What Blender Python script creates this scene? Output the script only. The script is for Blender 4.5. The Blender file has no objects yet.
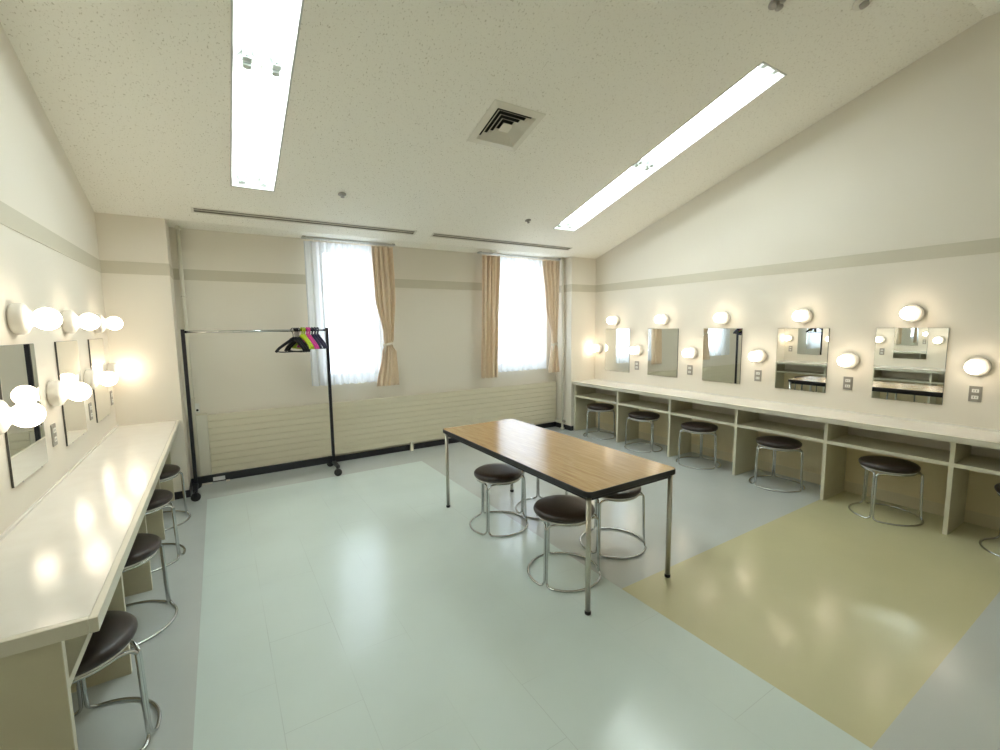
import bpy, bmesh, math, random
from mathutils import Vector, Matrix
random.seed(7)
S = bpy.context.scene
COL = S.collection
pi = math.pi

# ---------------------------------------------------------------- camera, world, exposure
cam_data = bpy.data.cameras.new('camera')
cam = bpy.data.objects.new('camera', cam_data)
COL.objects.link(cam)
rt = Vector((0.84753335, -0.53058951, -0.0127279))
up = Vector((0.06770912, 0.0843071, 0.99413671))
fw = Vector((0.52640545, 0.84342581, -0.10737882))
cam.matrix_world = Matrix(((rt.x, up.x, -fw.x, 0.7987), (rt.y, up.y, -fw.y, 0.0),
                           (rt.z, up.z, -fw.z, 1.5693), (0, 0, 0, 1)))
cam_data.sensor_fit = 'HORIZONTAL'
cam_data.sensor_width = 36.0
cam_data.lens = 449.707 / 1000 * 36
cam_data.clip_start = 0.02
S.camera = cam

world = bpy.data.worlds.new('daylight')
S.world = world
world.use_nodes = True
bg = world.node_tree.nodes['Background']
bg.inputs['Color'].default_value = (0.80, 0.90, 1.0, 1)
bg.inputs['Strength'].default_value = 3.6

S.view_settings.view_transform = 'Standard'
S.view_settings.look = 'None'
S.view_settings.gamma = 1
S.view_settings.use_curve_mapping = False
S.view_settings.exposure = 1.03
TUBE_STRENGTH = 17.0
BULB_STRENGTH = 6.0
S.cycles.use_denoising = True
S.cycles.max_bounces = 10
S.cycles.diffuse_bounces = 6
S.cycles.glossy_bounces = 6
S.cycles.transparent_max_bounces = 12
S.cycles.sample_clamp_indirect = 6.0

# ---------------------------------------------------------------- measures (metres)
W, D, DP = 5.673, 5.433, 5.058          # right wall, back wall, front of the corner pillars
PL, PR = 0.472, 5.20                    # inner sides of the pillars
ZL, SL = 2.556, 0.302                   # low ceiling, slope
YR = 1.105                              # where the slope meets the high flat ceiling
ZH = ZL + SL * (DP - YR)
REAR = -1.5
ZC, TC = 0.744, 0.045                   # worktop top and thickness
def zc(y): return ZL + SL * (DP - y)

# ---------------------------------------------------------------- materials
def mat(name, color, rough=0.5, metal=0.0, spec=0.5, bump=None, coat=0.0, emit=None, strength=0.0, sheen=0.0):
    m = bpy.data.materials.new(name); m.use_nodes = True
    nt = m.node_tree; b = nt.nodes['Principled BSDF']
    b.inputs['Base Color'].default_value = (*color, 1)
    b.inputs['Roughness'].default_value = rough
    b.inputs['Metallic'].default_value = metal
    b.inputs['Specular IOR Level'].default_value = spec
    b.inputs['Coat Weight'].default_value = coat
    b.inputs['Sheen Weight'].default_value = sheen
    if emit:
        b.inputs['Emission Color'].default_value = (*emit, 1)
        b.inputs['Emission Strength'].default_value = strength
    if bump:
        sc, st = bump
        tc = nt.nodes.new('ShaderNodeTexCoord')
        n = nt.nodes.new('ShaderNodeTexNoise'); n.inputs['Scale'].default_value = sc
        n.inputs['Detail'].default_value = 3
        bp = nt.nodes.new('ShaderNodeBump'); bp.inputs['Strength'].default_value = st
        bp.inputs['Distance'].default_value = 0.002
        nt.links.new(tc.outputs['Object'], n.inputs['Vector'])
        nt.links.new(n.outputs['Fac'], bp.inputs['Height'])
        nt.links.new(bp.outputs['Normal'], b.inputs['Normal'])
    return m

def mottle(m, color, color2, scale, lo=0.4, hi=0.7, stretch=(1, 1, 1), detail=4):
    """mix a second tone into a material's colour through a noise"""
    nt = m.node_tree; b = nt.nodes['Principled BSDF']
    tc = nt.nodes.new('ShaderNodeTexCoord')
    mp = nt.nodes.new('ShaderNodeMapping'); mp.inputs['Scale'].default_value = stretch
    n = nt.nodes.new('ShaderNodeTexNoise'); n.inputs['Scale'].default_value = scale
    n.inputs['Detail'].default_value = detail
    r = nt.nodes.new('ShaderNodeValToRGB')
    r.color_ramp.elements[0].position = lo; r.color_ramp.elements[0].color = (*color, 1)
    r.color_ramp.elements[1].position = hi; r.color_ramp.elements[1].color = (*color2, 1)
    nt.links.new(tc.outputs['Object'], mp.inputs['Vector'])
    nt.links.new(mp.outputs['Vector'], n.inputs['Vector'])
    nt.links.new(n.outputs['Fac'], r.inputs['Fac'])
    nt.links.new(r.outputs['Color'], b.inputs['Base Color'])
    return m

def floor_mat(name, color, seams=True):
    m = mat(name, color, rough=0.16, spec=0.55)
    nt = m.node_tree; b = nt.nodes['Principled BSDF']
    tc = nt.nodes.new('ShaderNodeTexCoord')
    n = nt.nodes.new('ShaderNodeTexNoise'); n.inputs['Scale'].default_value = 1.6; n.inputs['Detail'].default_value = 5
    r = nt.nodes.new('ShaderNodeValToRGB')
    c2 = tuple(c * 0.93 for c in color)
    r.color_ramp.elements[0].position = 0.3; r.color_ramp.elements[0].color = (*c2, 1)
    r.color_ramp.elements[1].position = 0.7; r.color_ramp.elements[1].color = (*color, 1)
    nt.links.new(tc.outputs['Object'], n.inputs['Vector'])
    nt.links.new(n.outputs['Fac'], r.inputs['Fac'])
    out = r.outputs['Color']
    if seams:
        mp = nt.nodes.new('ShaderNodeMapping')
        mp.inputs['Location'].default_value = (-0.614 * 1.0, 0.0, 0)
        mp.inputs['Rotation'].default_value = (0, 0, pi / 2)
        br = nt.nodes.new('ShaderNodeTexBrick')
        br.inputs['Scale'].default_value = 1.0
        br.inputs['Brick Width'].default_value = 0.605
        br.inputs['Row Height'].default_value = 0.305
        br.inputs['Mortar Size'].default_value = 0.0016
        br.inputs['Mortar Smooth'].default_value = 0.2
        n2 = nt.nodes.new('ShaderNodeTexNoise'); n2.inputs['Scale'].default_value = 1.3
        r2 = nt.nodes.new('ShaderNodeValToRGB')
        r2.color_ramp.elements[0].position = 0.46; r2.color_ramp.elements[0].color = (0, 0, 0, 1)
        r2.color_ramp.elements[1].position = 0.62; r2.color_ramp.elements[1].color = (0.3, 0.3, 0.3, 1)
        mul = nt.nodes.new('ShaderNodeMath'); mul.operation = 'MULTIPLY'
        mx = nt.nodes.new('ShaderNodeMixRGB'); mx.inputs['Color2'].default_value = (*[c * 0.45 for c in color], 1)
        nt.links.new(tc.outputs['Object'], mp.inputs['Vector'])
        nt.links.new(mp.outputs['Vector'], br.inputs['Vector'])
        nt.links.new(tc.outputs['Object'], n2.inputs['Vector'])
        nt.links.new(n2.outputs['Fac'], r2.inputs['Fac'])
        nt.links.new(br.outputs['Fac'], mul.inputs[0]); nt.links.new(r2.outputs['Color'], mul.inputs[1])
        nt.links.new(mul.outputs[0], mx.inputs['Fac'])
        nt.links.new(out, mx.inputs['Color1']); out = mx.outputs['Color']
    nt.links.new(out, b.inputs['Base Color'])
    n3 = nt.nodes.new('ShaderNodeTexNoise'); n3.inputs['Scale'].default_value = 5.0; n3.inputs['Detail'].default_value = 2
    bp = nt.nodes.new('ShaderNodeBump'); bp.inputs['Strength'].default_value = 0.12; bp.inputs['Distance'].default_value = 0.01
    nt.links.new(tc.outputs['Object'], n3.inputs['Vector'])
    nt.links.new(n3.outputs['Fac'], bp.inputs['Height']); nt.links.new(bp.outputs['Normal'], b.inputs['Normal'])
    n4 = nt.nodes.new('ShaderNodeTexNoise'); n4.inputs['Scale'].default_value = 3.0; n4.inputs['Detail'].default_value = 6
    mr = nt.nodes.new('ShaderNodeMapRange'); mr.inputs['To Min'].default_value = 0.13; mr.inputs['To Max'].default_value = 0.25
    nt.links.new(tc.outputs['Object'], n4.inputs['Vector']); nt.links.new(n4.outputs['Fac'], mr.inputs['Value'])
    nt.links.new(mr.outputs['Result'], b.inputs['Roughness'])
    return m

M = {}
M['wall'] = mat('cream_wallpaper', (0.785, 0.735, 0.635), 0.8, bump=(350, 0.25))
M['band'] = mat('grey_band_vinyl', (0.60, 0.555, 0.44), 0.7, bump=(350, 0.2))
M['ceiling'] = mottle(mat('mineral_fibre_board', (0.70, 0.66, 0.57), 0.95, bump=(220, 0.4)),
                      (0.89, 0.865, 0.775), (0.60, 0.56, 0.46), 105, 0.62, 0.71, (1, 0.6, 1), 2)
M['mint'] = floor_mat('mint_vinyl_floor', (0.68, 0.785, 0.755))
M['grey_floor'] = floor_mat('grey_vinyl_floor', (0.55, 0.59, 0.575), False)
M['olive'] = floor_mat('yellow_vinyl_floor', (0.60, 0.575, 0.36), False)
M['black_skirting'] = mat('black_rubber_skirting', (0.015, 0.015, 0.02), 0.4)
M['beige_skirting'] = mat('beige_skirting', (0.68, 0.60, 0.41), 0.5)
M['laminate'] = mottle(mat('ivory_laminate', (0.80, 0.76, 0.68), 0.17, spec=0.5, bump=(90, 0.02)),
                       (0.81, 0.785, 0.72), (0.78, 0.75, 0.68), 9)
M['laminate_edge'] = mat('ivory_edge_strip', (0.68, 0.65, 0.54), 0.35)
M['carcass'] = mottle(mat('beige_melamine_board', (0.60, 0.55, 0.40), 0.45),
                      (0.60, 0.56, 0.40), (0.55, 0.51, 0.36), 4)
M['carcass_edge'] = mat('pale_board_edge', (0.72, 0.69, 0.56), 0.4)
M['mirror'] = mat('silvered_mirror', (0.93, 0.95, 0.93), 0.0, metal=1.0)
M['mirror_edge'] = mat('dark_mirror_edge', (0.06, 0.06, 0.05), 0.3)
M['porcelain'] = mat('white_porcelain', (0.82, 0.78, 0.70), 0.25)
M['bulb'] = mat('opal_bulb_glass', (0.9, 0.87, 0.8), 0.3, emit=(1.0, 0.84, 0.66), strength=BULB_STRENGTH)
M['tube'] = mat('fluorescent_tube', (0.9, 0.92, 0.9), 0.3, emit=(0.90, 0.99, 1.0), strength=TUBE_STRENGTH)
M['reflector'] = mat('white_enamel_reflector', (0.88, 0.90, 0.88), 0.35)
M['socket'] = mat('grey_lamp_socket', (0.55, 0.60, 0.57), 0.4)
M['vent_metal'] = mat('beige_vent_metal', (0.74, 0.71, 0.61), 0.5)
M['vent_dark'] = mat('dark_duct', (0.02, 0.02, 0.018), 0.9)
M['slot_dark'] = mat('brown_slot_channel', (0.22, 0.20, 0.14), 0.9)
M['rim'] = mat('grey_fixture_rim', (0.55, 0.55, 0.52), 0.5)
M['back_panel'] = mat('yellow_beige_panel', (0.76, 0.655, 0.42), 0.5)
M['chrome'] = mat('chrome_tube', (0.56, 0.58, 0.58), 0.13, metal=1.0)
M['satin'] = mat('satin_steel', (0.55, 0.54, 0.48), 0.3, metal=1.0)
M['vinyl'] = mottle(mat('brown_vinyl', (0.035, 0.02, 0.015), 0.34, bump=(260, 0.3)),
                    (0.032, 0.019, 0.015), (0.020, 0.013, 0.011), 30)
M['rubber'] = mat('black_rubber', (0.012, 0.012, 0.012), 0.5)
M['black_metal'] = mat('black_painted_steel', (0.012, 0.013, 0.018), 0.4, spec=0.35)
M['black_edge'] = mat('black_edge_band', (0.012, 0.012, 0.014), 0.4)
M['steel_plate'] = mat('brushed_steel_plate', (0.36, 0.34, 0.30), 0.42, metal=0.6)
M['white_plastic'] = mat('white_plastic', (0.80, 0.79, 0.74), 0.35)
M['radiator'] = mat('cream_enamel', (0.70, 0.65, 0.50), 0.5)
M['pipe'] = mat('cream_pipe_paint', (0.70, 0.67, 0.56), 0.45)
M['curtain'] = mottle(mat('beige_curtain_fabric', (0.66, 0.53, 0.37), 0.9, bump=(500, 0.3), sheen=0.3),
                      (0.83, 0.68, 0.51), (0.77, 0.62, 0.45), 40, stretch=(2, 2, 0.6))
M['tie'] = mat('pale_tieback_fabric', (0.75, 0.68, 0.55), 0.9)
M['aluminium'] = mat('window_aluminium', (0.6, 0.61, 0.6), 0.35, metal=0.8)
M['lime'] = mat('lime_plastic', (0.42, 0.55, 0.02), 0.4)
M['magenta'] = mat('magenta_plastic', (0.62, 0.045, 0.30), 0.4)
M['black_plastic'] = mat('black_plastic', (0.008, 0.008, 0.012), 0.45, spec=0.3)
M['navy_plastic'] = mat('navy_plastic', (0.012, 0.012, 0.045), 0.35)
M['label'] = mat('white_sticker', (0.7, 0.7, 0.7), 0.5)

# glass
g = bpy.data.materials.new('window_glass'); g.use_nodes = True
nt = g.node_tree; nt.nodes.remove(nt.nodes['Principled BSDF'])
tr = nt.nodes.new('ShaderNodeBsdfTransparent'); gl = nt.nodes.new('ShaderNodeBsdfGlossy')
gl.inputs['Roughness'].default_value = 0.02
mx = nt.nodes.new('ShaderNodeMixShader'); mx.inputs['Fac'].default_value = 0.06
nt.links.new(tr.outputs[0], mx.inputs[1]); nt.links.new(gl.outputs[0], mx.inputs[2])
nt.links.new(mx.outputs[0], nt.nodes['Material Output'].inputs['Surface'])
M['glass'] = g
# sheer
g = bpy.data.materials.new('white_sheer'); g.use_nodes = True
nt = g.node_tree; nt.nodes.remove(nt.nodes['Principled BSDF'])
tr = nt.nodes.new('ShaderNodeBsdfTransparent'); tl = nt.nodes.new('ShaderNodeBsdfTranslucent')
df = nt.nodes.new('ShaderNodeBsdfDiffuse')
tr.inputs['Color'].default_value = (0.95, 0.97, 1, 1)
tl.inputs['Color'].default_value = (0.88, 0.91, 0.95, 1); df.inputs['Color'].default_value = (0.88, 0.90, 0.92, 1)
m1 = nt.nodes.new('ShaderNodeMixShader'); m1.inputs['Fac'].default_value = 0.5
m2 = nt.nodes.new('ShaderNodeMixShader'); m2.inputs['Fac'].default_value = 0.78
nt.links.new(tl.outputs[0], m1.inputs[1]); nt.links.new(df.outputs[0], m1.inputs[2])
nt.links.new(tr.outputs[0], m2.inputs[1]); nt.links.new(m1.outputs[0], m2.inputs[2])
nt.links.new(m2.outputs[0], nt.nodes['Material Output'].inputs['Surface'])
M['sheer'] = g

# wood
def wood_mat():
    m = mat('teak_laminate', (0.42, 0.25, 0.11), 0.19, spec=0.4)
    nt = m.node_tree; b = nt.nodes['Principled BSDF']
    tc = nt.nodes.new('ShaderNodeTexCoord')
    mp = nt.nodes.new('ShaderNodeMapping'); mp.inputs['Scale'].default_value = (40, 2.6, 1)
    n = nt.nodes.new('ShaderNodeTexNoise'); n.inputs['Scale'].default_value = 2.2
    n.inputs['Detail'].default_value = 8; n.inputs['Distortion'].default_value = 0.6
    r = nt.nodes.new('ShaderNodeValToRGB')
    e = r.color_ramp.elements
    e[0].position = 0.25; e[0].color = (0.33, 0.195, 0.08, 1)
    e[1].position = 0.75; e[1].color = (0.50, 0.335, 0.155, 1)
    x = r.color_ramp.elements.new(0.5); x.color = (0.42, 0.265, 0.115, 1)
    nt.links.new(tc.outputs['Object'], mp.inputs['Vector']); nt.links.new(mp.outputs['Vector'], n.inputs['Vector'])
    nt.links.new(n.outputs['Fac'], r.inputs['Fac']); nt.links.new(r.outputs['Color'], b.inputs['Base Color'])
    bp = nt.nodes.new('ShaderNodeBump'); bp.inputs['Strength'].default_value = 0.03; bp.inputs['Distance'].default_value = 0.002
    nt.links.new(n.outputs['Fac'], bp.inputs['Height']); nt.links.new(bp.outputs['Normal'], b.inputs['Normal'])
    return m
M['wood'] = wood_mat()

# ---------------------------------------------------------------- mesh helpers
class MB:
    def __init__(s): s.v = []; s.f = []; s.sm = []; s.mi = []
    def add(s, vs, fs, smooth=False, mi=0):
        o = len(s.v); s.v += [tuple(v) for v in vs]
        for f in fs: s.f.append([o + i for i in f]); s.sm.append(smooth); s.mi.append(mi)
        return s
    def box(s, x0, x1, y0, y1, z0, z1, bev=0.0, mi=0):
        if bev <= 0:
            vs = [(x, y, z) for x in (x0, x1) for y in (y0, y1) for z in (z0, z1)]
            return s.add(vs, [(0, 1, 3, 2), (4, 6, 7, 5), (0, 4, 5, 1), (2, 3, 7, 6), (0, 2, 6, 4), (1, 5, 7, 3)], mi=mi)
        bm = bmesh.new(); bmesh.ops.create_cube(bm, size=1)
        for v in bm.verts:
            v.co = Vector((x0 + (v.co.x + .5) * (x1 - x0), y0 + (v.co.y + .5) * (y1 - y0), z0 + (v.co.z + .5) * (z1 - z0)))
        bmesh.ops.bevel(bm, geom=list(bm.edges), offset=bev, segments=2, affect='EDGES', profile=0.6)
        bm.verts.ensure_lookup_table(); bm.verts.index_update()
        s.add([v.co.copy() for v in bm.verts], [[v.index for v in f.verts] for f in bm.faces], mi=mi); bm.free()
        return s
    def lathe(s, prof, c=(0, 0, 0), axis='z', n=32, mi=0, smooth=True):
        """prof: list of (radius, height along axis)"""
        vs = []; fs = []
        for r, h in prof:
            for k in range(n):
                a = 2 * pi * k / n; p = (r * math.cos(a), r * math.sin(a), h)
                if axis == 'x': p = (h, r * math.cos(a), r * math.sin(a))
                if axis == '-x': p = (-h, r * math.cos(a), -r * math.sin(a))
                if axis == 'y': p = (r * math.sin(a), h, r * math.cos(a))
                vs.append((c[0] + p[0], c[1] + p[1], c[2] + p[2]))
        for i in range(len(prof) - 1):
            for k in range(n):
                k2 = (k + 1) % n
                fs.append((i * n + k, i * n + k2, (i + 1) * n + k2, (i + 1) * n + k))
        s.add(vs, fs, smooth, mi)
        if prof[0][0] > 1e-5: s.add(vs[:n], [tuple(reversed(range(n)))], False, mi)
        if prof[-1][0] > 1e-5: s.add(vs[-n:], [tuple(range(n))], False, mi)
        return s
    def tube(s, pts, r, n=10, closed=False, mi=0):
        P = [Vector(p) for p in pts]; N = len(P)
        rad = r if isinstance(r, (list, tuple)) else [r] * N
        T = []
        for i in range(N):
            a = P[(i - 1) % N] if (closed or i > 0) else P[i]
            b = P[(i + 1) % N] if (closed or i < N - 1) else P[i]
            T.append((b - a).normalized())
        u = T[0].orthogonal().normalized(); U = [u]
        for i in range(1, N):
            u = (u - T[i] * u.dot(T[i])).normalized(); U.append(u)
        tw = 0
        if closed:
            e = (u - T[0] * u.dot(T[0])).normalized()
            tw = math.atan2(T[0].dot(e.cross(U[0])), e.dot(U[0]))
        vs = []; fs = []
        for i in range(N):
            v = T[i].cross(U[i]); o = tw * i / N
            for k in range(n):
                a = 2 * pi * k / n + o
                vs.append(P[i] + (U[i] * math.cos(a) + v * math.sin(a)) * rad[i])
        for i in range(N if closed else N - 1):
            j = (i + 1) % N
            for k in range(n):
                k2 = (k + 1) % n
                fs.append((i * n + k, i * n + k2, j * n + k2, j * n + k))
        s.add(vs, fs, True, mi)
        if not closed:
            s.add(vs[:n], [tuple(reversed(range(n)))], False, mi); s.add(vs[-n:], [tuple(range(n))], False, mi)
        return s
    def build(s, name, material, parent=None, loc=None):
        me = bpy.data.meshes.new(name); me.from_pydata(s.v, [], s.f)
        for m in (material if isinstance(material, (list, tuple)) else [material]): me.materials.append(m)
        me.polygons.foreach_set('use_smooth', s.sm); me.polygons.foreach_set('material_index', s.mi)
        me.update()
        bm = bmesh.new(); bm.from_mesh(me); bmesh.ops.remove_doubles(bm, verts=bm.verts, dist=1e-6)
        bmesh.ops.recalc_face_normals(bm, faces=bm.faces); bm.to_mesh(me); bm.free()
        o = bpy.data.objects.new(name, me); COL.objects.link(o)
        if parent: o.parent = parent
        if loc: o.location = loc
        return o

def tag(o, label, cat, group=None):
    o['label'] = label; o['category'] = cat
    if group: o['group'] = group
    return o
def thing(name, label, cat, loc=(0, 0, 0), rz=0.0, group=None):
    o = bpy.data.objects.new(name, None); COL.objects.link(o)
    o.empty_display_size = 0.05
    o.location = loc; o.rotation_euler = (0, 0, rz)
    return tag(o, label, cat, group)
def struct(o): o['kind'] = 'structure'; return o
def copy_tree(o, parent=None):
    c = o.copy(); COL.objects.link(c)
    if parent: c.parent = parent
    for ch in list(o.children): copy_tree(ch, c)
    return c
def smooth_path(pts, sub=5, closed=False):
    P = [Vector(p) for p in pts]; N = len(P); out = []
    for i in range(N if closed else N - 1):
        g = lambda k: P[k % N] if closed else P[max(0, min(N - 1, k))]
        p0, p1, p2, p3 = g(i - 1), g(i), g(i + 1), g(i + 2)
        for t in [k / sub for k in range(sub)]:
            out.append(0.5 * ((2 * p1) + (p2 - p0) * t + (2 * p0 - 5 * p1 + 4 * p2 - p3) * t * t + (3 * p1 - p0 - 3 * p2 + p3) * t ** 3))
    if not closed: out.append(P[-1])
    return out

# ================================================================ room shell
# window openings in the back wall: (x0, x1), z0..z1
WIN = [(1.846, 2.45), (4.08, 4.98)]
WZ0, WZ1 = 1.0, 2.462
# floor: mint field, grey borders and one olive rectangle
f = MB(); xs = [-0.01, 0.614, 2.744, W + 0.01]; ys = [REAR - 0.01, 0.558, 1.775, 4.89, D + 0.01]
for i in range(3):
    for j in range(4):
        k = 1
        if i == 1 and j < 3: k = 0
        if i == 2 and j == 1: k = 2
        f.add([(xs[i], ys[j], 0), (xs[i + 1], ys[j], 0), (xs[i + 1], ys[j + 1], 0), (xs[i], ys[j + 1], 0)], [(0, 1, 2, 3)], mi=k)
f.box(-0.01, W + 0.01, REAR - 0.01, D + 0.01, -0.1, -0.004, mi=1)
struct(f.build('floor', [M['mint'], M['grey_floor'], M['olive']]))
TOP = 4.1
struct(MB().box(-0.15, 0, REAR - .15, D + .2, 0, TOP).build('wall_left', M['wall']))
struct(MB().box(W, W + .15, REAR - .15, D + .2, 0, TOP).build('wall_right', M['wall']))
struct(MB().box(0, W, REAR - .15, REAR, 0, TOP).build('wall_rear', M['wall']))
b = MB(); edges = [0.0, WIN[0][0], WIN[0][1], WIN[1][0], WIN[1][1], W]
b.box(0, W, D, D + .2, 0, WZ0); b.box(0, W, D, D + .2, WZ1, TOP)
for i in (0, 2, 4): b.box(edges[i], edges[i + 1], D, D + .2, WZ0, WZ1)
struct(b.build('wall_back', M['wall']))
struct(MB().box(0.0, PL, DP, D, 0, ZL).build('wall_left_pillar', M['wall']))
struct(MB().box(PR, W, DP, D, 0, ZL).build('wall_right_pillar', M['wall']))

# ceiling: low flat strip, slope with openings for the recessed fittings, high flat part
TROF = [(0.983, 1.288, 1.975, 4.415), (4.361, 4.681, 1.975, 4.415)]
DIFF = (2.645, 3.04, 2.945, 3.345)
SLOT = [(0.684, 2.74, 4.82, 4.89), (2.945, 4.994, 4.82, 4.89)]
holes = TROF + [DIFF] + SLOT
cx = sorted({0.0, W} | {h[0] for h in holes} | {h[1] for h in holes})
cy = sorted({YR, DP} | {h[2] for h in holes} | {h[3] for h in holes})
c = MB()
for i in range(len(cx) - 1):
    for j in range(len(cy) - 1):
        mx_, my_ = (cx[i] + cx[i + 1]) / 2, (cy[j] + cy[j + 1]) / 2
        if any(h[0] < mx_ < h[1] and h[2] < my_ < h[3] for h in holes): continue
        q = [(cx[i], cy[j]), (cx[i], cy[j + 1]), (cx[i + 1], cy[j + 1]), (cx[i + 1], cy[j])]
        c.add([(x, y, zc(y)) for x, y in q], [(0, 1, 2, 3)])
c.add([(0, DP, ZL), (0, D, ZL), (W, D, ZL), (W, DP, ZL)], [(0, 1, 2, 3)])
c.add([(0, REAR, ZH), (0, YR, ZH), (W, YR, ZH), (W, REAR, ZH)], [(0, 1, 2, 3)])
struct(c.build('ceiling', M['ceiling']))
struct(MB().box(-0.15, W + .15, REAR - .15, D + .2, TOP, TOP + .1).build('light_block_slab', M['wall']))  # unseen slab added above the ceiling to keep sky light from leaking in

# grey band round the walls
BZ0, BZ1, e = 2.061, 2.166, 0.004
struct(MB().box(0, e, REAR, DP, BZ0, BZ1).build('trim_1', M['band']))
struct(MB().box(0, PL + e, DP - e, DP, BZ0, BZ1).build('trim_2', M['band']))
struct(MB().box(PL, PL + e, DP, D, BZ0, BZ1).build('trim_3', M['band']))
for n, (a, b_) in enumerate([(PL, WIN[0][0]), (WIN[0][1], WIN[1][0]), (WIN[1][1], PR)]):
    struct(MB().box(a, b_, D - e, D, BZ0, BZ1).build('trim_%d' % (4 + n), M['band']))
struct(MB().box(PR - e, PR, DP, D, BZ0, BZ1).build('trim_7', M['band']))
struct(MB().box(PR - e, W, DP - e, DP, BZ0, BZ1).build('trim_8', M['band']))
struct(MB().box(W - e, W, REAR, DP, BZ0, BZ1).build('trim_9', M['band']))
# skirtings
struct(MB().box(PL, PR, D - .012, D, 0, 0.07).build('baseboard_back', M['black_skirting']))
struct(MB().box(0.0, PL + .008, DP - .008, DP, 0, 0.07).box(PL, PL + .008, DP, D, 0, 0.07).build('baseboard_left_pillar', M['black_skirting']))
struct(MB().box(PR - .008, 5.24, DP - .008, DP, 0, 0.07).box(PR - .008, PR, DP, D, 0, 0.07).build('baseboard_right_pillar', M['black_skirting']))
struct(MB().box(0, .01, 1.73, DP - .01, 0, .10).build('baseboard_left', M['beige_skirting']))
struct(MB().box(W - .01, W, REAR, DP - .01, 0, .10).build('baseboard_right', M['beige_skirting']))

# windows
for n, (a, b_) in enumerate(WIN):
    y0, y1 = D + .085, D + .125
    w = struct(MB().box(a, b_, y0, y1, WZ0, WZ0 + .04).box(a, b_, y0, y1, WZ1 - .03, WZ1).box(a, a + .03, y0, y1, WZ0, WZ1)
               .box(b_ - .03, b_, y0, y1, WZ0, WZ1).build('window_%d' % (n + 1), M['aluminium']))
    MB().box(a + .03, b_ - .03, D + .10, D + .106, WZ0 + .04, WZ1 - .03).build('pane', M['glass'], w)
    MB().box(a, b_, D - .012, D + .085, WZ0 - .022, WZ0, .003).build('window_sill', M['white_plastic'], w)

# ================================================================ curtains
def drape(x_at, z0, z1, yc, amp, folds, nz=40, nx=120, jitter=0.3, seed=1, thick=0.0):
    """cloth surface with vertical pleats; x_at(z) gives its left and right edge and a pleat depth factor"""
    rnd = random.Random(seed); ph = [rnd.uniform(0, 6.28) for _ in range(6)]
    vs = []; fs = []
    for j in range(nz + 1):
        t = j / nz; z = z0 + (z1 - z0) * t
        xa, xb, kf = x_at(z)
        for i in range(nx + 1):
            s = i / nx
            a = 2 * pi * folds * s
            s2 = s + jitter * 0.25 / folds * math.sin(a * 0.5 + ph[0]) * 0.8
            y = yc + amp * kf * (math.sin(a + 0.6 * math.sin(s * 9 + ph[1]) + 0.35 * math.sin(z * 3 + ph[2])) + 0.35 * math.sin(a * 2.1 + ph[3] + z))
            x = xa + (xb - xa) * min(max(s2, 0), 1) + amp * 0.25 * kf * math.sin(a * 1.0 + ph[4])
            vs.append((x, y, z + (0.004 * math.sin(a + ph[5]) if j == 0 else 0)))
    for j in range(nz):
        for i in range(nx):
            p = j * (nx + 1) + i
            fs.append((p, p + 1, p + nx + 2, p + nx + 1))
    m = MB(); m.add(vs, fs, True)
    return m
def lerp(tab, z):
    if z <= tab[0][0]: return tab[0][1:]
    for a, b in zip(tab, tab[1:]):
        if z <= b[0]:
            t = (z - a[0]) / (b[0] - a[0]); t = t * t * (3 - 2 * t)
            return tuple(p + (q - p) * t for p, q in zip(a[1:], b[1:]))
    return tab[-1][1:]
YS, YCU = 5.335, 5.29
tag(drape(lambda z: (1.65, 2.50, 1.0), 0.93, 2.515, YS, 0.014, 10, seed=3).build('sheer_curtain', M['sheer']),
    'thin white sheer curtain over the left window beside the clothes rack', 'sheer curtain')
tag(drape(lambda z: (4.0, 4.96, 1.0), 0.93, 2.515, YS, 0.014, 11, seed=5).build('sheer_curtain', M['sheer']),
    'thin white sheer curtain between the two beige curtains of the right window', 'sheer curtain')
def curtain(tab, z0, seed, folds, label, tie):
    o = drape(lambda z: lerp(tab, z), z0, 2.515, YCU, 0.026, folds, nz=60, nx=110, seed=seed).build('curtain', M['curtain'])
    tag(o, label, 'curtain')
    md = o.modifiers.new('cloth thickness', 'SOLIDIFY'); md.thickness = 0.002
    if tie:
        xa, xb, z = tie
        pts = [((xa + xb) / 2 + (xb - xa) / 2 * 1.15 * math.cos(a), YCU + 0.036 * math.sin(a), z + 0.012 * math.cos(a)) for a in [2 * pi * k / 20 for k in range(20)]]
        m = MB()
        for dz in (-.010, 0, .010): m.tube([(p[0], p[1], p[2] + dz) for p in pts], 0.007, 8, True)
        # short hanging ends of the tie
        m.tube([(xa + .01, YCU - .035, z), (xa + .004, YCU - .04, z - .05), (xa - .004, YCU - .036, z - .11)], 0.006, 8)
        m.build('tieback', M['tie'], o)
    return o
curtain([(0.86, 2.37, 2.64, 1.), (1.28, 2.45, 2.62, .7), (1.36, 2.48, 2.575, .5), (1.46, 2.475, 2.595, .6), (1.95, 2.39, 2.63, .9), (2.5, 2.375, 2.62, 1.0)],
        0.875, 11, 4, 'beige curtain tied back at the right side of the left window', (2.475, 2.57, 1.375))
curtain([(0.86, 3.80, 4.07, 1.0), (1.6, 3.82, 4.09, .9), (2.5, 3.835, 4.12, 1.0)], 0.87, 12, 4,
        'beige curtain hanging straight at the left side of the right window', None)
curtain([(0.86, 4.95, 5.16, .9), (1.22, 5.0, 5.13, .6), (1.29, 5.02, 5.11, .5), (1.38, 5.01, 5.12, .55), (1.9, 4.90, 5.15, .8), (2.5, 4.84, 5.155, 1.0)],
        0.875, 13, 4, 'beige curtain tied back at the right side of the right window', (5.02, 5.11, 1.30))
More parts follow.
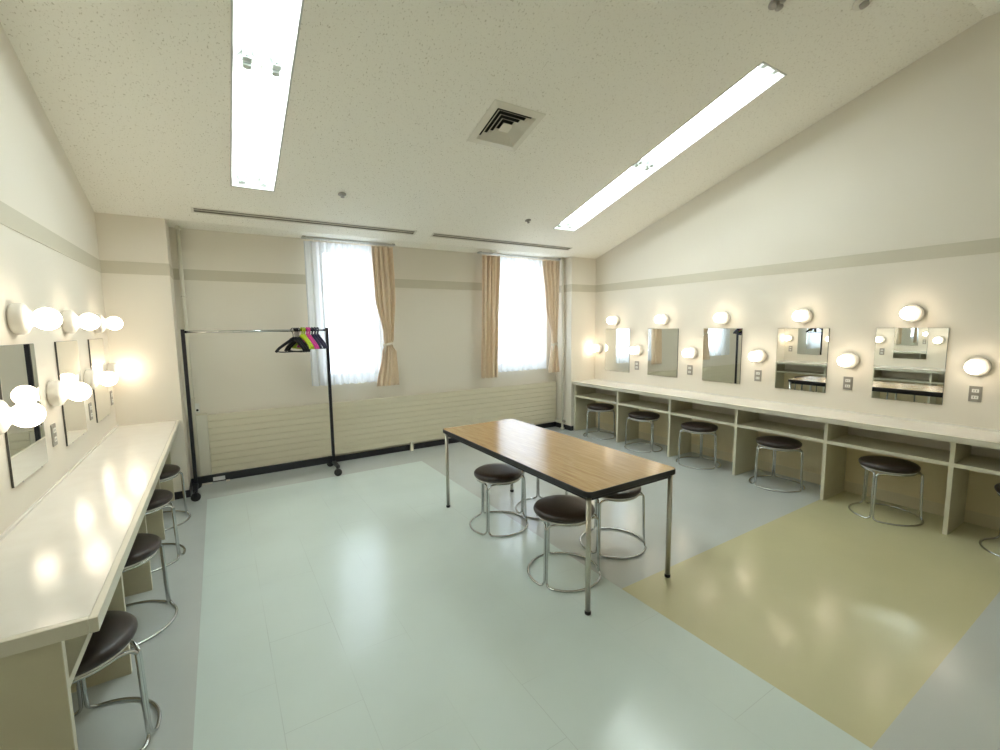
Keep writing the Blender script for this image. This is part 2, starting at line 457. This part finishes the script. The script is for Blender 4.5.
for (a, b_), lab in zip([(1.63, 2.655), (3.80, 5.18)], ['grey curtain rail above the left window', 'grey curtain rail above the right window']):
    r = thing('curtain_rail', lab, 'curtain rail', ((a + b_) / 2, YCU, ZL))
    hw = (b_ - a) / 2
    MB().box(-hw, hw, -.012, .012, -.022, -.006, .002).box(-hw, hw, .03, .05, -.022, -.006, .002).build('track', M['aluminium'], r)
    for s in (-1, 1):
        MB().box(s * (hw - .02) - .015, s * (hw - .02) + .015, -.016, .055, -.006, 0).build('bracket', M['steel_plate'], r)
    m = MB()
    for k in range(int((b_ - a) / .07)):
        x = -hw + .05 + k * .07
        m.tube([(x, 0, -.02), (x, 0, -.045)], .003, 6)
    o = m.build('glider', M['white_plastic'], r); o['kind'] = 'stuff'

# ================================================================ radiator, casing, pipes
ra = thing('radiator', 'long low cream panel radiator with horizontal fins along the back wall', 'radiator', (0, 0, 0))
RX0, RX1, RF, RB, RZ0, RZ1 = 0.655, 5.175, 5.375, 5.405, 0.10, 0.715
prof = []
NF = 9; h = (RZ1 - RZ0) / NF
for k in range(NF):
    z = RZ0 + k * h
    prof += [(RF + .007, z), (RF + .007, z + .002), (RF, z + .005), (RF, z + h - .004)]
prof += [(RF + .012, RZ1), (RB, RZ1), (RB, RZ0)]
n = len(prof)
m = MB(); m.add([(RX0, y, z) for y, z in prof] + [(RX1, y, z) for y, z in prof],
                [(i, (i + 1) % n, n + (i + 1) % n, n + i) for i in range(n)] + [tuple(range(n)), tuple(reversed(range(n, 2 * n)))])
m.build('panel', M['radiator'], ra)
for x in (.79, 2.81, 4.75):
    MB().box(x - .018, x + .018, RF - .012, RF + .022, 0.0, RZ0 + .02, .003).build('foot', M['pipe'], ra)
m = MB(); m.box(.505, .652, 5.37, D - .013, 0.0, .72, .003)
cs = m.build('pipe_casing', M['pipe']); tag(cs, 'short cream pipe casing at the left end of the radiator', 'pipe casing')
MB().box(.50, .657, 5.364, D - .013, .72, .73, .002).build('lid', M['radiator'], cs)
sw = thing('thermostat_socket', 'small pale wall plate with a black knob above the pipe casing', 'wall plate', (.575, D, .79))
MB().box(-.02, .02, -.008, 0, -.045, .045, .002).build('plate', M['white_plastic'], sw)
MB().lathe([(.011, -.022), (.011, -.008)], axis='y', n=16, c=(0, 0, -.022)).build('knob', M['black_plastic'], sw)
def wall_pipe(x, y, lab, hor=None):
    t = thing('wall_pipe', lab, 'pipe', (x, y, 0))
    MB().tube([(0, 0, 0), (0, 0, ZL)], .017, 14).build('riser', M['pipe'], t)
    for z in (.02, ZL - .02):
        MB().lathe([(.018, -.012), (.030, -.010), (.030, .006), (.018, .012)], (0, 0, z), n=18).build('collar', M['pipe'], t)
    for z in (.9, 1.9):
        MB().lathe([(.0175, -.01), (.021, -.01), (.021, .01), (.0175, .01)], (0, 0, z), n=18).build('clip', M['pipe'], t)
    if hor:
        MB().tube(smooth_path([(0, 0, .13), (hor * .3, 0.03, .13), (hor, .12, .13)], 4), .012, 10).build('branch', M['pipe'], t)
        MB().lathe([(.012, -.03), (.02, -.02), (.02, .02), (.012, .03)], (0, -.03, .13), axis='y', n=14).build('valve', M['steel_plate'], t)
    return t
wall_pipe(.545, 5.345, 'cream pipe rising floor to ceiling in the left corner behind the clothes rack')
wall_pipe(5.155, 5.205, 'cream pipe with a valve rising beside the right pillar', -.04)

# ================================================================ ceiling fittings
import math as _m
TH = math.atan(SL)
def slope_empty(name, lab, cat, x, y, group=None):
    """origin on the sloping ceiling; local +y runs down the slope towards the back wall, +z into the ceiling"""
    t = thing(name, lab, cat, (x, y, zc(y)), 0, group)
    t.rotation_euler = (-TH, 0, 0)
    return t
LS = 1 / math.cos(TH)
for (x0, x1, y0, y1), lab in zip(TROF, ['long recessed twin-tube ceiling light on the left side of the ceiling',
                                        'long recessed twin-tube ceiling light on the right side of the ceiling']):
    t = slope_empty('ceiling_light', lab, 'ceiling light', (x0 + x1) / 2, (y0 + y1) / 2)
    hw = (x1 - x0) / 2; hl = (y1 - y0) / 2 * LS; dp = .085
    # white pan: two troughs with a centre ridge
    pr = [(-hw, 0), (-hw + .018, dp * .55), (-hw + .05, dp), (-.045, dp), (-.012, .045), (.0, .04), (.012, .045), (.045, dp), (hw - .05, dp), (hw - .018, dp * .55), (hw, 0)]
    n = len(pr); m = MB()
    m.add([(x, -hl, z) for x, z in pr] + [(x, hl, z) for x, z in pr], [(i, i + 1, n + i + 1, n + i) for i in range(n - 1)])
    m.build('reflector', M['reflector'], t)
    MB().box(-hw, hw, -hl - .004, -hl, 0, dp + .01).box(-hw, hw, hl, hl + .004, 0, dp + .01).box(-hw, hw, -hl, hl, dp + .006, dp + .01).build('housing', M['reflector'], t)
    fr = .012
    MB().box(-hw - fr, -hw, -hl - fr, hl + fr, -.004, .002).box(hw, hw + fr, -hl - fr, hl + fr, -.004, .002) \
        .box(-hw, hw, -hl - fr, -hl, -.004, .002).box(-hw, hw, hl, hl + fr, -.004, .002).build('rim', M['rim'], t)
    MB().box(-hw + .02, hw - .02, -.004, .004, .035, dp).build('joint_plate', M['reflector'], t)
    for sx in (-1, 1):
        for ya, yb in ((-hl + .045, -.045), (.045, hl - .045)):
            x = sx * .078; z = .045
            MB().lathe([(.0155, ya + .012), (.0155, yb - .012)], (x, 0, z), axis='y', n=14).build('tube', M['tube'], t)
            for ye, s in ((ya, -1), (yb, 1)):
                a, b_ = sorted((ye - s * .014, ye))
                m = MB(); m.lathe([(.017, a), (.017, b_)], (x, 0, z), axis='y', n=14)
                a, b_ = sorted((ye, ye + s * .032))
                m.box(x - .023, x + .023, a, b_, z - .024, dp, .003)
                m.build('socket', M['socket'], t)

x0, x1, y0, y1 = DIFF
t = slope_empty('air_diffuser', 'square louvred air diffuser in the middle of the sloping ceiling', 'air vent', (x0 + x1) / 2, (y0 + y1) / 2)
hw = (x1 - x0) / 2
def sq_ring(m, a0, z0, a1, z1):
    q = [(-1, -1), (1, -1), (1, 1), (-1, 1)]
    vs = [(a0 * x, a0 * y, z0) for x, y in q] + [(a1 * x, a1 * y, z1) for x, y in q] + \
         [(a0 * x, a0 * y, z0 + .003) for x, y in q] + [(a1 * x, a1 * y, z1 + .003) for x, y in q]
    fs = []
    for i in range(4):
        j = (i + 1) % 4
        fs += [(i, j, 4 + j, 4 + i), (8 + i, 12 + i, 12 + j, 8 + j), (i, 8 + i, 8 + j, j), (4 + i, 4 + j, 12 + j, 12 + i)]
    m.add(vs, fs)
m = MB(); sq_ring(m, hw + .035, -.004, hw - .022, -.012); sq_ring(m, hw - .022, -.012, hw - .04, .012); m.build('frame', M['vent_metal'], t)
for k, (a, b_) in enumerate([(.125, .155), (.09, .12), (.055, .085)]):
    m = MB(); sq_ring(m, b_, -.008 - .0 * k, a, .022); m.build('louvre', M['vent_metal'], t)
MB().box(-.045, .045, -.045, .045, -.006, -.002, .001).build('centre_plate', M['vent_metal'], t)
m = MB(); H = .12
m.box(-hw, hw, -hw * LS, hw * LS, H, H + .005).box(-hw, -hw + .003, -hw, hw, .005, H).box(hw - .003, hw, -hw, hw, .005, H).box(-hw, hw, -hw, -hw + .003, .005, H).box(-hw, hw, hw - .003, hw, .005, H)
m.build('duct', M['vent_dark'], t)
for (x0, x1, y0, y1), lab in zip(SLOT, ['long slot air vent in the ceiling above the clothes rack and left window',
                                        'long slot air vent in the ceiling in front of the right window']):
    t = slope_empty('slot_vent', lab, 'air vent', (x0 + x1) / 2, (y0 + y1) / 2)
    hx = (x1 - x0) / 2; hy = (y1 - y0) / 2 * LS
    MB().box(-hx - .008, hx + .008, -hy - .012, -hy + .004, -.004, .003).box(-hx - .008, hx + .008, hy - .004, hy + .012, -.004, .003) \
        .box(-hx - .008, -hx + .012, -hy, hy, -.005, .003).box(hx - .012, hx + .008, -hy, hy, -.005, .003).build('frame', M['vent_metal'], t)
    for yy in (0.0,):
        MB().box(-hx, hx, yy - .004, yy + .004, -.004, .006, .001).build('slat', M['vent_metal'], t)
    MB().box(-hx, hx, -hy, hy, .05, .055).box(-hx, hx, -hy, -hy + .002, 0, .05).box(-hx, hx, hy - .002, hy, 0, .05) \
        .box(-hx, -hx + .002, -hy, hy, 0, .05).box(hx - .002, hx, -hy, hy, 0, .05).build('duct', M['slot_dark'], t)

def sprinkler(x, y, lab, big=1.0):
    t = slope_empty('sprinkler_head', lab, 'sprinkler', x, y)
    MB().lathe([(.0, .001), (.034 * big, 0), (.036 * big, -.004), (.022 * big, -.010), (.012 * big, -.012)], n=24).build('escutcheon', M['steel_plate'], t)
    MB().lathe([(.010 * big, -.01), (.010 * big, -.016), (.004 * big, -.018)], n=12).tube([(-.010 * big, 0, -.012 * big), (-.014 * big, 0, -.024 * big), (0, 0, -.030 * big)], .002 * big, 6) \
        .tube([(.010 * big, 0, -.012 * big), (.014 * big, 0, -.024 * big), (0, 0, -.030 * big)], .002 * big, 6).build('nozzle', M['steel_plate'], t)
    MB().lathe([(.0, -.034 * big), (.016 * big, -.032 * big), (.016 * big, -.030 * big), (.0, -.029 * big)], n=16).build('deflector', M['steel_plate'], t)
sprinkler(1.84, 4.325, 'small metal sprinkler head between the left ceiling light and the slot vent')
sprinkler(3.906, 4.33, 'small metal sprinkler head left of the right ceiling light, near its far end')
sprinkler(3.93, 1.66, 'metal sprinkler head at the top edge of the photo, left of the two there', 1.5)
t = slope_empty('smoke_detector', 'round white ceiling detector at the top edge of the photo, right of the two there', 'detector', 4.519, 1.425)
MB().lathe([(.0, .001), (.058, 0), (.058, -.012), (.048, -.022), (.0, -.022)], n=28).build('base', M['vent_metal'], t)
MB().lathe([(.028, -.022), (.026, -.038), (.0, -.044)], n=20).build('sensor', M['steel_plate'], t)
t = thing('heat_detector', 'small round white detector on the ceiling at the left curtain of the right window', 'detector', (3.93, 5.13, ZL))
MB().lathe([(.0, 0), (.05, 0), (.05, -.01), (.04, -.022), (.0, -.022)], n=24).build('base', M['white_plastic'], t)
MB().lathe([(.018, -.022), (.016, -.034), (.0, -.038)], n=16).build('sensor', M['white_plastic'], t)

# ================================================================ dressing counters
def counter(name, label, side, y0, y1, front, inset, divs, ends):
    """side = -1: on the left wall, +1: on the right wall"""
    X = (lambda d: d) if side < 0 else (lambda d: W - d)
    def bx(m, d0, d1, *a, **k):
        p, q = sorted((X(d0), X(d1))); return m.box(p, q, *a, **k)
    t = thing(name, label, 'counter', (0, 0, 0))
    m = MB(); bx(m, 0, front - .022, y0 + (.022 if ends else 0), y1, ZC - TC, ZC, bev=.001)
    bx(m, 0, .012, y0, y1, ZC, ZC + .012, bev=.001)
    m.build('worktop', M['laminate'], t)
    m = MB(); bx(m, front - .022, front, y0, y1, ZC - TC, ZC, bev=.003)
    if ends: bx(m, 0, front - .022, y0, y0 + .022, ZC - TC, ZC, bev=.003)
    m.build('front_edge_strip', M['laminate_edge'], t)
    th = .026; u = ZC - TC
    for y in divs:
        m = MB(); bx(m, .012 if side > 0 else .011, front - inset - .002, y - th / 2, y + th / 2, 0, u, bev=0)
        d = m.build('divider', M['carcass'], t)
        m = MB(); bx(m, front - inset - .002, front - inset, y - th / 2, y + th / 2, 0, u, bev=0)
        m.build('edge_band', M['carcass_edge'], d)
    for a, b_ in zip(divs, divs[1:]):
        a, b_ = a + th / 2, b_ - th / 2
        m = MB(); bx(m, 0, .008, a, b_, .10, .514); m.build('back_panel', M['back_panel'], t)
        m = MB(); bx(m, .0, front - inset - .005, a, b_, .516, .540)
        s = m.build('shelf', M['carcass'], t)
        m = MB(); bx(m, front - inset - .005, front - inset - .003, a, b_, .514, .542)
        m.build('edge_band', M['carcass_edge'], s)
    return t
LDIV = [1.712, 2.547, 3.335, 4.12, 5.04]
RDIV = [-.655, .15, .960, 1.762, 2.569, 3.372, 4.190, 5.035]
counter('dressing_counter', 'long ivory dressing counter with knee bays along the left wall', -1, 1.666, DP, .448, .09, LDIV, True)
counter('dressing_counter', 'long ivory dressing counter with knee bays along the right wall', 1, -.68, DP, .454, .03, RDIV, True)

# ================================================================ mirrors
MW, MZ0, MZ1 = .46, .901, 1.514
LM = [4.567, 3.777, 2.944]
RM = [4.603, 3.821, 3.014, 2.184, 1.366]
def mirror(side, y, lab):
    x = 0 if side < 0 else W; s = 1 if side < 0 else -1
    t = thing('wall_mirror', lab, 'mirror', (x, y, MZ0), 0 if side < 0 else pi)
    H = MZ1 - MZ0; w = MW / 2
    MB().box(0.0015, .009, -w, w, 0, H).build('backing', M['mirror_edge'], t)
    MB().box(.009, .0105, -w + .0015, w - .0015, .0015, H - .0015).build('mirror_glass', M['mirror'], t)
    for yy in (-.13, .13):
        MB().box(.0, .0115, yy - .006, yy + .006, -.002, .003).build('clip', M['chrome'], t)
LML = ['frameless mirror on the left wall nearest the corner pillar', 'frameless mirror on the left wall, middle of the three visible',
       'frameless mirror on the left wall nearest the viewer, cut by the photo edge']
RML = ['frameless mirror on the right wall nearest the corner pillar', 'frameless mirror on the right wall, second from the corner pillar',
       'frameless mirror on the right wall, third from the corner pillar', 'frameless mirror on the right wall, fourth from the corner pillar',
       'frameless mirror on the right wall nearest the viewer, reflecting the counter opposite']
for y, l in zip(LM, LML): mirror(-1, y, l)
for y, l in zip(RM, RML): mirror(1, y, l)

# ================================================================ bulbs and outlets
def lamp(label):
    t = thing('vanity_lamp', label, 'lamp', (0, 0, 0))
    MB().lathe([(.062, 0), (.070, .004), (.072, .012), (.072, .034), (.069, .044), (.060, .052), (.044, .060), (.032, .070), (.026, .073), (.024, .073)],
               axis='x', n=36).build('lamp_base', M['porcelain'], t)
    R = .053; c0 = .118
    pr = [(.0185, .068), (.0195, .072), (.022, .074)]
    for k in range(14):
        a = math.radians(155 - k * 155 / 13.0)
        pr.append((max(R * math.sin(a), 0.0), c0 + R * math.cos(a) * -1 * -1))
    MB().lathe(pr, axis='x', n=28).build('bulb', M['bulb'], t)
    return t
LUP = [4.62, 3.80, 2.965]
LLOW = [4.955, 4.18, 3.375, 2.565]
RUP = [4.63, 3.80, 2.994, 2.174, 1.360]
RLOW = [4.965, 4.205, 3.385, 2.582, 1.776, .955]
where = [(0, LUP, 1.632, ['glowing globe lamp above the left-wall mirror nearest the corner', 'glowing globe lamp above the middle left-wall mirror',
                          'glowing globe lamp above the left-wall mirror nearest the viewer']),
         (0, LLOW, 1.235, ['glowing globe lamp low on the left wall, between corner pillar and first mirror',
                           'glowing globe lamp low on the left wall, between the two mirrors nearest the corner',
                           'glowing globe lamp low on the left wall, between the middle and nearest mirrors',
                           'glowing globe lamp low at the left photo edge, in front of the nearest left mirror']),
         (1, RUP, 1.633, ['glowing globe lamp above the first right-wall mirror from the corner', 'glowing globe lamp above the second right-wall mirror from the corner',
                          'glowing globe lamp above the third right-wall mirror from the corner', 'glowing globe lamp above the fourth right-wall mirror from the corner',
                          'glowing globe lamp above the right-wall mirror nearest the viewer']),
         (1, RLOW, 1.222, ['glowing globe lamp low on the right wall between corner pillar and first mirror', 'glowing globe lamp low between the first and second right-wall mirrors',
                           'glowing globe lamp low between the second and third right-wall mirrors', 'glowing globe lamp low between the third and fourth right-wall mirrors',
                           'glowing globe lamp low between the fourth and fifth right-wall mirrors', 'glowing globe lamp low at the right photo edge above a steel outlet'])]
proto = None
for side, ys_, z, labs in where:
    for y, lab in zip(ys_, labs):
        if proto is None: o = proto = lamp(lab)
        else: o = copy_tree(proto)
        o['label'] = lab; o['group'] = 'globe lamps around the mirrors'
        o.location = (0, y, z) if side == 0 else (W, y, z)
        o.rotation_euler.z = 0 if side == 0 else pi
def outlet(label):
    t = thing('power_outlet', label, 'outlet')
    MB().box(0, .006, -.036, .036, -.06, .06, .002).build('plate', M['steel_plate'], t)
    for z in (-.025, .025):
        o = MB().box(.006, .009, -.019, .019, z - .013, z + .013, .001).build('socket_insert', M['white_plastic'], t)
        MB().box(.009, .0094, -.009, -.006, z - .006, z + .006).box(.009, .0094, .006, .009, z - .006, z + .006).build('slot', M['black_plastic'], o)
    return t
proto = None
for side, ys_, labs in [(0, [4.937, 4.19, 3.345], ['steel outlet on the left wall beside the corner pillar', 'steel outlet on the left wall between the two farther mirrors',
                                                   'steel outlet on the left wall between the middle and nearest mirrors']),
                        (1, [4.239, 3.415, 2.593, 1.78, .958], ['steel outlet between the first and second right-wall mirrors', 'steel outlet between the second and third right-wall mirrors',
                            'steel outlet between the third and fourth right-wall mirrors', 'steel outlet between the fourth and fifth right-wall mirrors',
                            'steel outlet at the right photo edge, under the last globe lamp'])]:
    for y, lab in zip(ys_, labs):
        if proto is None: o = proto = outlet(lab)
        else: o = copy_tree(proto)
        o['label'] = lab; o['group'] = 'steel power outlets below the globe lamps'
        o.location = (0 if side == 0 else W, y, 1.01); o.rotation_euler.z = 0 if side == 0 else pi

# ================================================================ table
TX0, TX1, TY0, TY1, TZ = 2.380, 3.113, 1.678, 3.501, .70
t = thing('work_table', 'long wood-topped table with black edge and steel legs in the room centre', 'table', ((TX0 + TX1) / 2, (TY0 + TY1) / 2, 0))
hx, hy = (TX1 - TX0) / 2, (TY1 - TY0) / 2
def rrect(hx, hy, r, n=8):
    out = []
    for sx, sy, a0 in ((1, 1, 0), (-1, 1, 90), (-1, -1, 180), (1, -1, 270)):
        for k in range(n + 1):
            a = math.radians(a0 + 90 * k / n)
            out.append((sx * (hx - r) + r * math.cos(a), sy * (hy - r) + r * math.sin(a)))
    return out
def plate(m, o, z0, z1, mi=0):
    n = len(o)
    m.add([(x, y, z0) for x, y in o] + [(x, y, z1) for x, y in o],
          [(i, (i + 1) % n, n + (i + 1) % n, n + i) for i in range(n)] + [tuple(reversed(range(n))), tuple(range(n, 2 * n))], mi=mi)
m = MB(); plate(m, rrect(hx - .004, hy - .004, .036), TZ - .026, TZ); m.build('tabletop', M['wood'], t)
m = MB(); A = rrect(hx, hy, .04); B = rrect(hx - .004, hy - .004, .036); n = len(A)
rings = [[(x, y, TZ - .0005) for x, y in B], [(x, y, TZ - .001) for x, y in rrect(hx - .0015, hy - .0015, .038)], [(x, y, TZ - .005) for x, y in A], [(x, y, TZ - .030) for x, y in A],
         [(x, y, TZ - .033) for x, y in rrect(hx - .002, hy - .002, .038)], [(x, y, TZ - .033) for x, y in rrect(hx - .03, hy - .03, .02)]]
vs = [p for r_ in rings for p in r_]
m.add(vs, [(k * n + i, k * n + (i + 1) % n, (k + 1) * n + (i + 1) % n, (k + 1) * n + i) for k in range(len(rings) - 1) for i in range(n)])
m.build('edge_band', M['black_edge'], t)
m = MB(); q = .045
m.box(-hx + q, hx - q, -hy + q - .006, -hy + q + .012, TZ - .065, TZ - .026).box(-hx + q, hx - q, hy - q - .012, hy - q + .006, TZ - .065, TZ - .026)
m.box(-hx + q - .006, -hx + q + .012, -hy + q, hy - q, TZ - .065, TZ - .026).box(hx - q - .012, hx - q + .006, -hy + q, hy - q, TZ - .065, TZ - .026)
m.box(-hx + q, hx - q, -.01, .01, TZ - .05, TZ - .026)
m.build('apron_frame', M['black_metal'], t)
for sx in (-1, 1):
    for sy in (-1, 1):
        x, y = sx * (hx - .032), sy * (hy - .032)
        lg = MB().lathe([(.0145, .015), (.0145, TZ - .03)], (x, y, 0), n=20).build('leg', M['satin'], t)
        MB().lathe([(.015, 0), (.0175, .003), (.0175, .016), (.0155, .02)], (x, y, 0), n=20).build('rubber_foot', M['rubber'], lg)

# ================================================================ stools
def make_stool(label):
    t = thing('round_stool', label, 'stool', group=None)
    MB().lathe([(0, .400), (.172, .400), (.182, .403), (.189, .412), (.192, .422), (.191, .431), (.185, .439), (.174, .4445), (.12, .4475), (.06, .4485), (0, .449)], n=48).build('seat', M['vinyl'], t)
    MB().lathe([(0, .389), (.160, .389), (.176, .392), (.178, .396), (.176, .400), (0, .400)], n=48).build('seat_pan', M['white_plastic'], t)
    P = lambda r, a, z: (r * math.cos(math.radians(a)), r * math.sin(math.radians(a)), z)
    for k in range(3):
        a0, a1 = 120 * k, 120 * k + 120; d = 2.15; rr = .0075
        base = [P(.2285, a, rr) for a in [a0 + 14 + (92) * i / 10 for i in range(11)]]
        low1 = [P(.228, a1 - 8.5, rr + .001), P(.222, a1 - d - 1.2, .022), P(.218, a1 - d, .055)]
        legu = [P(.214, a1 - d, .2), P(.210, a1 - d, .345)]
        top1 = [P(.205, a1 - d - .5, .368), P(.192, a1 - d - 4, .381), P(.172, a1 - 14, .3835)]
        tarc = [P(.168, a, .3835) for a in [a1 - 20 - 80 * i / 8 for i in range(9)]]
        top2 = [P(.172, a0 + 14, .3835), P(.192, a0 + d + 4, .381), P(.205, a0 + d + .5, .368)]
        legd = [P(.210, a0 + d, .345), P(.214, a0 + d, .2), P(.218, a0 + d, .055)]
        low2 = [P(.222, a0 + d + 1.2, .022), P(.228, a0 + 8.5, rr + .001)]
        MB().tube(smooth_path(base + low1 + legu + top1 + tarc + top2 + legd + low2, 4, True), .0072, 10, True).build('frame_loop', M['chrome'], t)
    return t
STOOLS = [
    ('L', .266, 2.144, -20, 'brown round stool under the left counter nearest the viewer'),
    ('L', .272, 2.964, 32, 'brown round stool under the left counter, second from the viewer'),
    ('L', .268, 3.791, -23, 'brown round stool under the left counter, third from the viewer'),
    ('L', .269, 4.502, 24, 'brown round stool under the left counter, farthest, by the corner pillar'),
    ('R', 5.320, 4.575, 50, 'brown round stool in the right counter bay beside the corner pillar'),
    ('R', 5.317, 3.802, 8, 'brown round stool in the second right counter bay from the corner'),
    ('R', 5.309, 3.020, 26, 'brown round stool in the third right counter bay from the corner'),
    ('R', 5.326, 2.185, 33, 'brown round stool in the fourth right counter bay, just before the olive floor'),
    ('R', 5.322, 1.338, -63.5, 'brown round stool in the right counter bay standing on the olive floor'),
    ('R', 5.309, .555, -73, 'brown round stool under the right counter, cut by the photo edge'),
    ('T', 2.602, 2.935, -24, 'brown round stool on the near long side of the table, farther one'),
    ('T', 2.578, 2.109, -40, 'brown round stool on the near long side of the table, beside the front leg'),
    ('T', 3.119, 2.211, -42, 'brown round stool tucked at the far long side of the table, nearer one'),
    ('T', 3.077, 2.987, 63, 'round stool tucked behind the table, mostly hidden by the tabletop'),
]
GR = {'L': 'stools under the left counter', 'R': 'stools under the right counter', 'T': 'stools around the table'}
proto = None
for g_, x, y, a, lab in STOOLS:
    if proto is None: o = proto = make_stool(lab)
    else: o = copy_tree(proto)
    o['label'] = lab; o['group'] = GR[g_]
    o.location = (x, y, 0); o.rotation_euler.z = math.radians(a)

# ================================================================ clothes rack and hangers
RYC, RXA, RXB, RZT = 5.085, .528, 1.793, 1.567
rk = thing('clothes_rack', 'black wheeled clothes rack with a chrome rail before the back wall', 'clothes rack', ((RXA + RXB) / 2, RYC, 0))
hw = (RXB - RXA) / 2
MB().tube([(-hw, 0, RZT - .012), (hw, 0, RZT - .012)], .0125, 14).build('hanging_rail', M['chrome'], rk)
for s in (-1, 1):
    MB().box(s * hw - .015, s * hw + .015, -.015, .015, .09, RZT + .012, .003).build('post', M['black_metal'], rk)
    MB().box(s * hw - .019, s * hw + .019, -.215, .215, .09, .12, .003).build('side_foot', M['black_metal'], rk)
    for yy in (-.195, .195):
        c_ = MB().tube([(s * hw, yy, .092), (s * hw, yy, .072)], .007, 8).box(s * hw - .018, s * hw + .018, yy - .022, yy + .022, .045, .078, .003).build('caster', M['black_metal'], rk)
        MB().lathe([(.010, -.015), (.036, -.015), (.040, -.009), (.040, .009), (.036, .015), (.010, .015)], (s * hw, yy - .0, .0405), axis='y', n=20).build('wheel', M['rubber'], c_)
bm_ = MB().box(-hw + .015, hw - .015, -.015, .015, .105, .172, .003).build('bottom_beam', M['black_metal'], rk)
lb = MB().box(.14 - hw, .24 - hw, -.0165, -.0152, .112, .15).build('sticker', M['label'], bm_)

def make_hanger(material, hr=.0085, dz=0.0, name='clothes_hanger'):
    """thick moulded plastic hanger; its plane is local x-z, origin at the top inside of the hook"""
    t = bpy.data.objects.new(name, None); COL.objects.link(t); t.empty_display_size = .05
    hk = [(.022 * math.sin(a), 0, -.0175 + .0215 * math.cos(a)) for a in [math.radians(-100 + 24 * i) for i in range(11)]]
    MB().tube(smooth_path([(-.0175, 0, -.02)] + hk[1:9] + [(.006, 0, -.04), (0, 0, -.06), (0, 0, -.075 - dz)], 3), hr, 8).build('hook', material, t)
    sh = []
    for i in range(-10, 11):
        u = i / 10; sh.append((u * .195, -.012 * abs(u), -.078 - .115 * abs(u) ** 1.1 - .012 * max(0, abs(u) - .8) * 5))
    rad = [.016 - .003 * abs(i / 10) + (.004 if abs(i) < 2 else 0) for i in range(-10, 11)]
    m = MB(); m.tube([(a, b, c - dz) for a, b, c in sh], rad, 10); m.tube([(0, 0, -.06 - dz), (0, 0, -.092 - dz)], .013, 10)
    m.build('shoulders', material, t)
    MB().tube(smooth_path([(-.185, -.01, -.198 - dz), (-.12, -.002, -.210 - dz), (.12, -.002, -.210 - dz), (.185, -.01, -.198 - dz)], 4), .0055, 8).build('trouser_bar', material, t)
    return t
HZ = RZT - .012 + .0145 + .006
hang = [  # x, angle of the hanger plane, colour, label
    (1.460, 208, 'black_plastic', 'black plastic hanger at the left end of the bunch, swung out along the rail'),
    (1.478, -70, 'black_plastic', 'black plastic hanger, second from the left of the bunch'),
    (1.490, -67, 'black_plastic', 'black plastic hanger, third from the left of the bunch'),
    (1.502, -71, 'black_plastic', 'black plastic hanger, fourth from the left of the bunch'),
    (1.514, -68, 'black_plastic', 'black plastic hanger just left of the lime ones'),
    (1.546, -72, 'lime', 'lime green plastic hanger, left one of the two lime hangers'),
    (1.566, -71, 'lime', 'lime green plastic hanger beside the magenta hanger'),
    (1.594, -72, 'magenta', 'magenta plastic hanger, left one of the two magenta hangers'),
    (1.614, -71, 'magenta', 'magenta plastic hanger beside the dark ones at the right'),
    (1.645, -72, 'navy_plastic', 'dark plastic hanger just right of the magenta hangers'),
    (1.672, -70, 'navy_plastic', 'dark plastic hanger, second from the right post of the rack'),
    (1.700, -72, 'navy_plastic', 'dark plastic hanger nearest the right post of the rack'),
]
protos = {}
for x, a, mt_, lab in hang:
    if mt_ in protos: o = copy_tree(protos[mt_])
    else: o = protos[mt_] = make_hanger(M[mt_], *((.0038, .028) if mt_ == 'black_plastic' else ()))
    tag(o, lab, 'hanger', 'plastic hangers bunched at the end of the rack rail')
    o.location = (x, RYC, HZ); o.rotation_euler = (0, 0, math.radians(a))
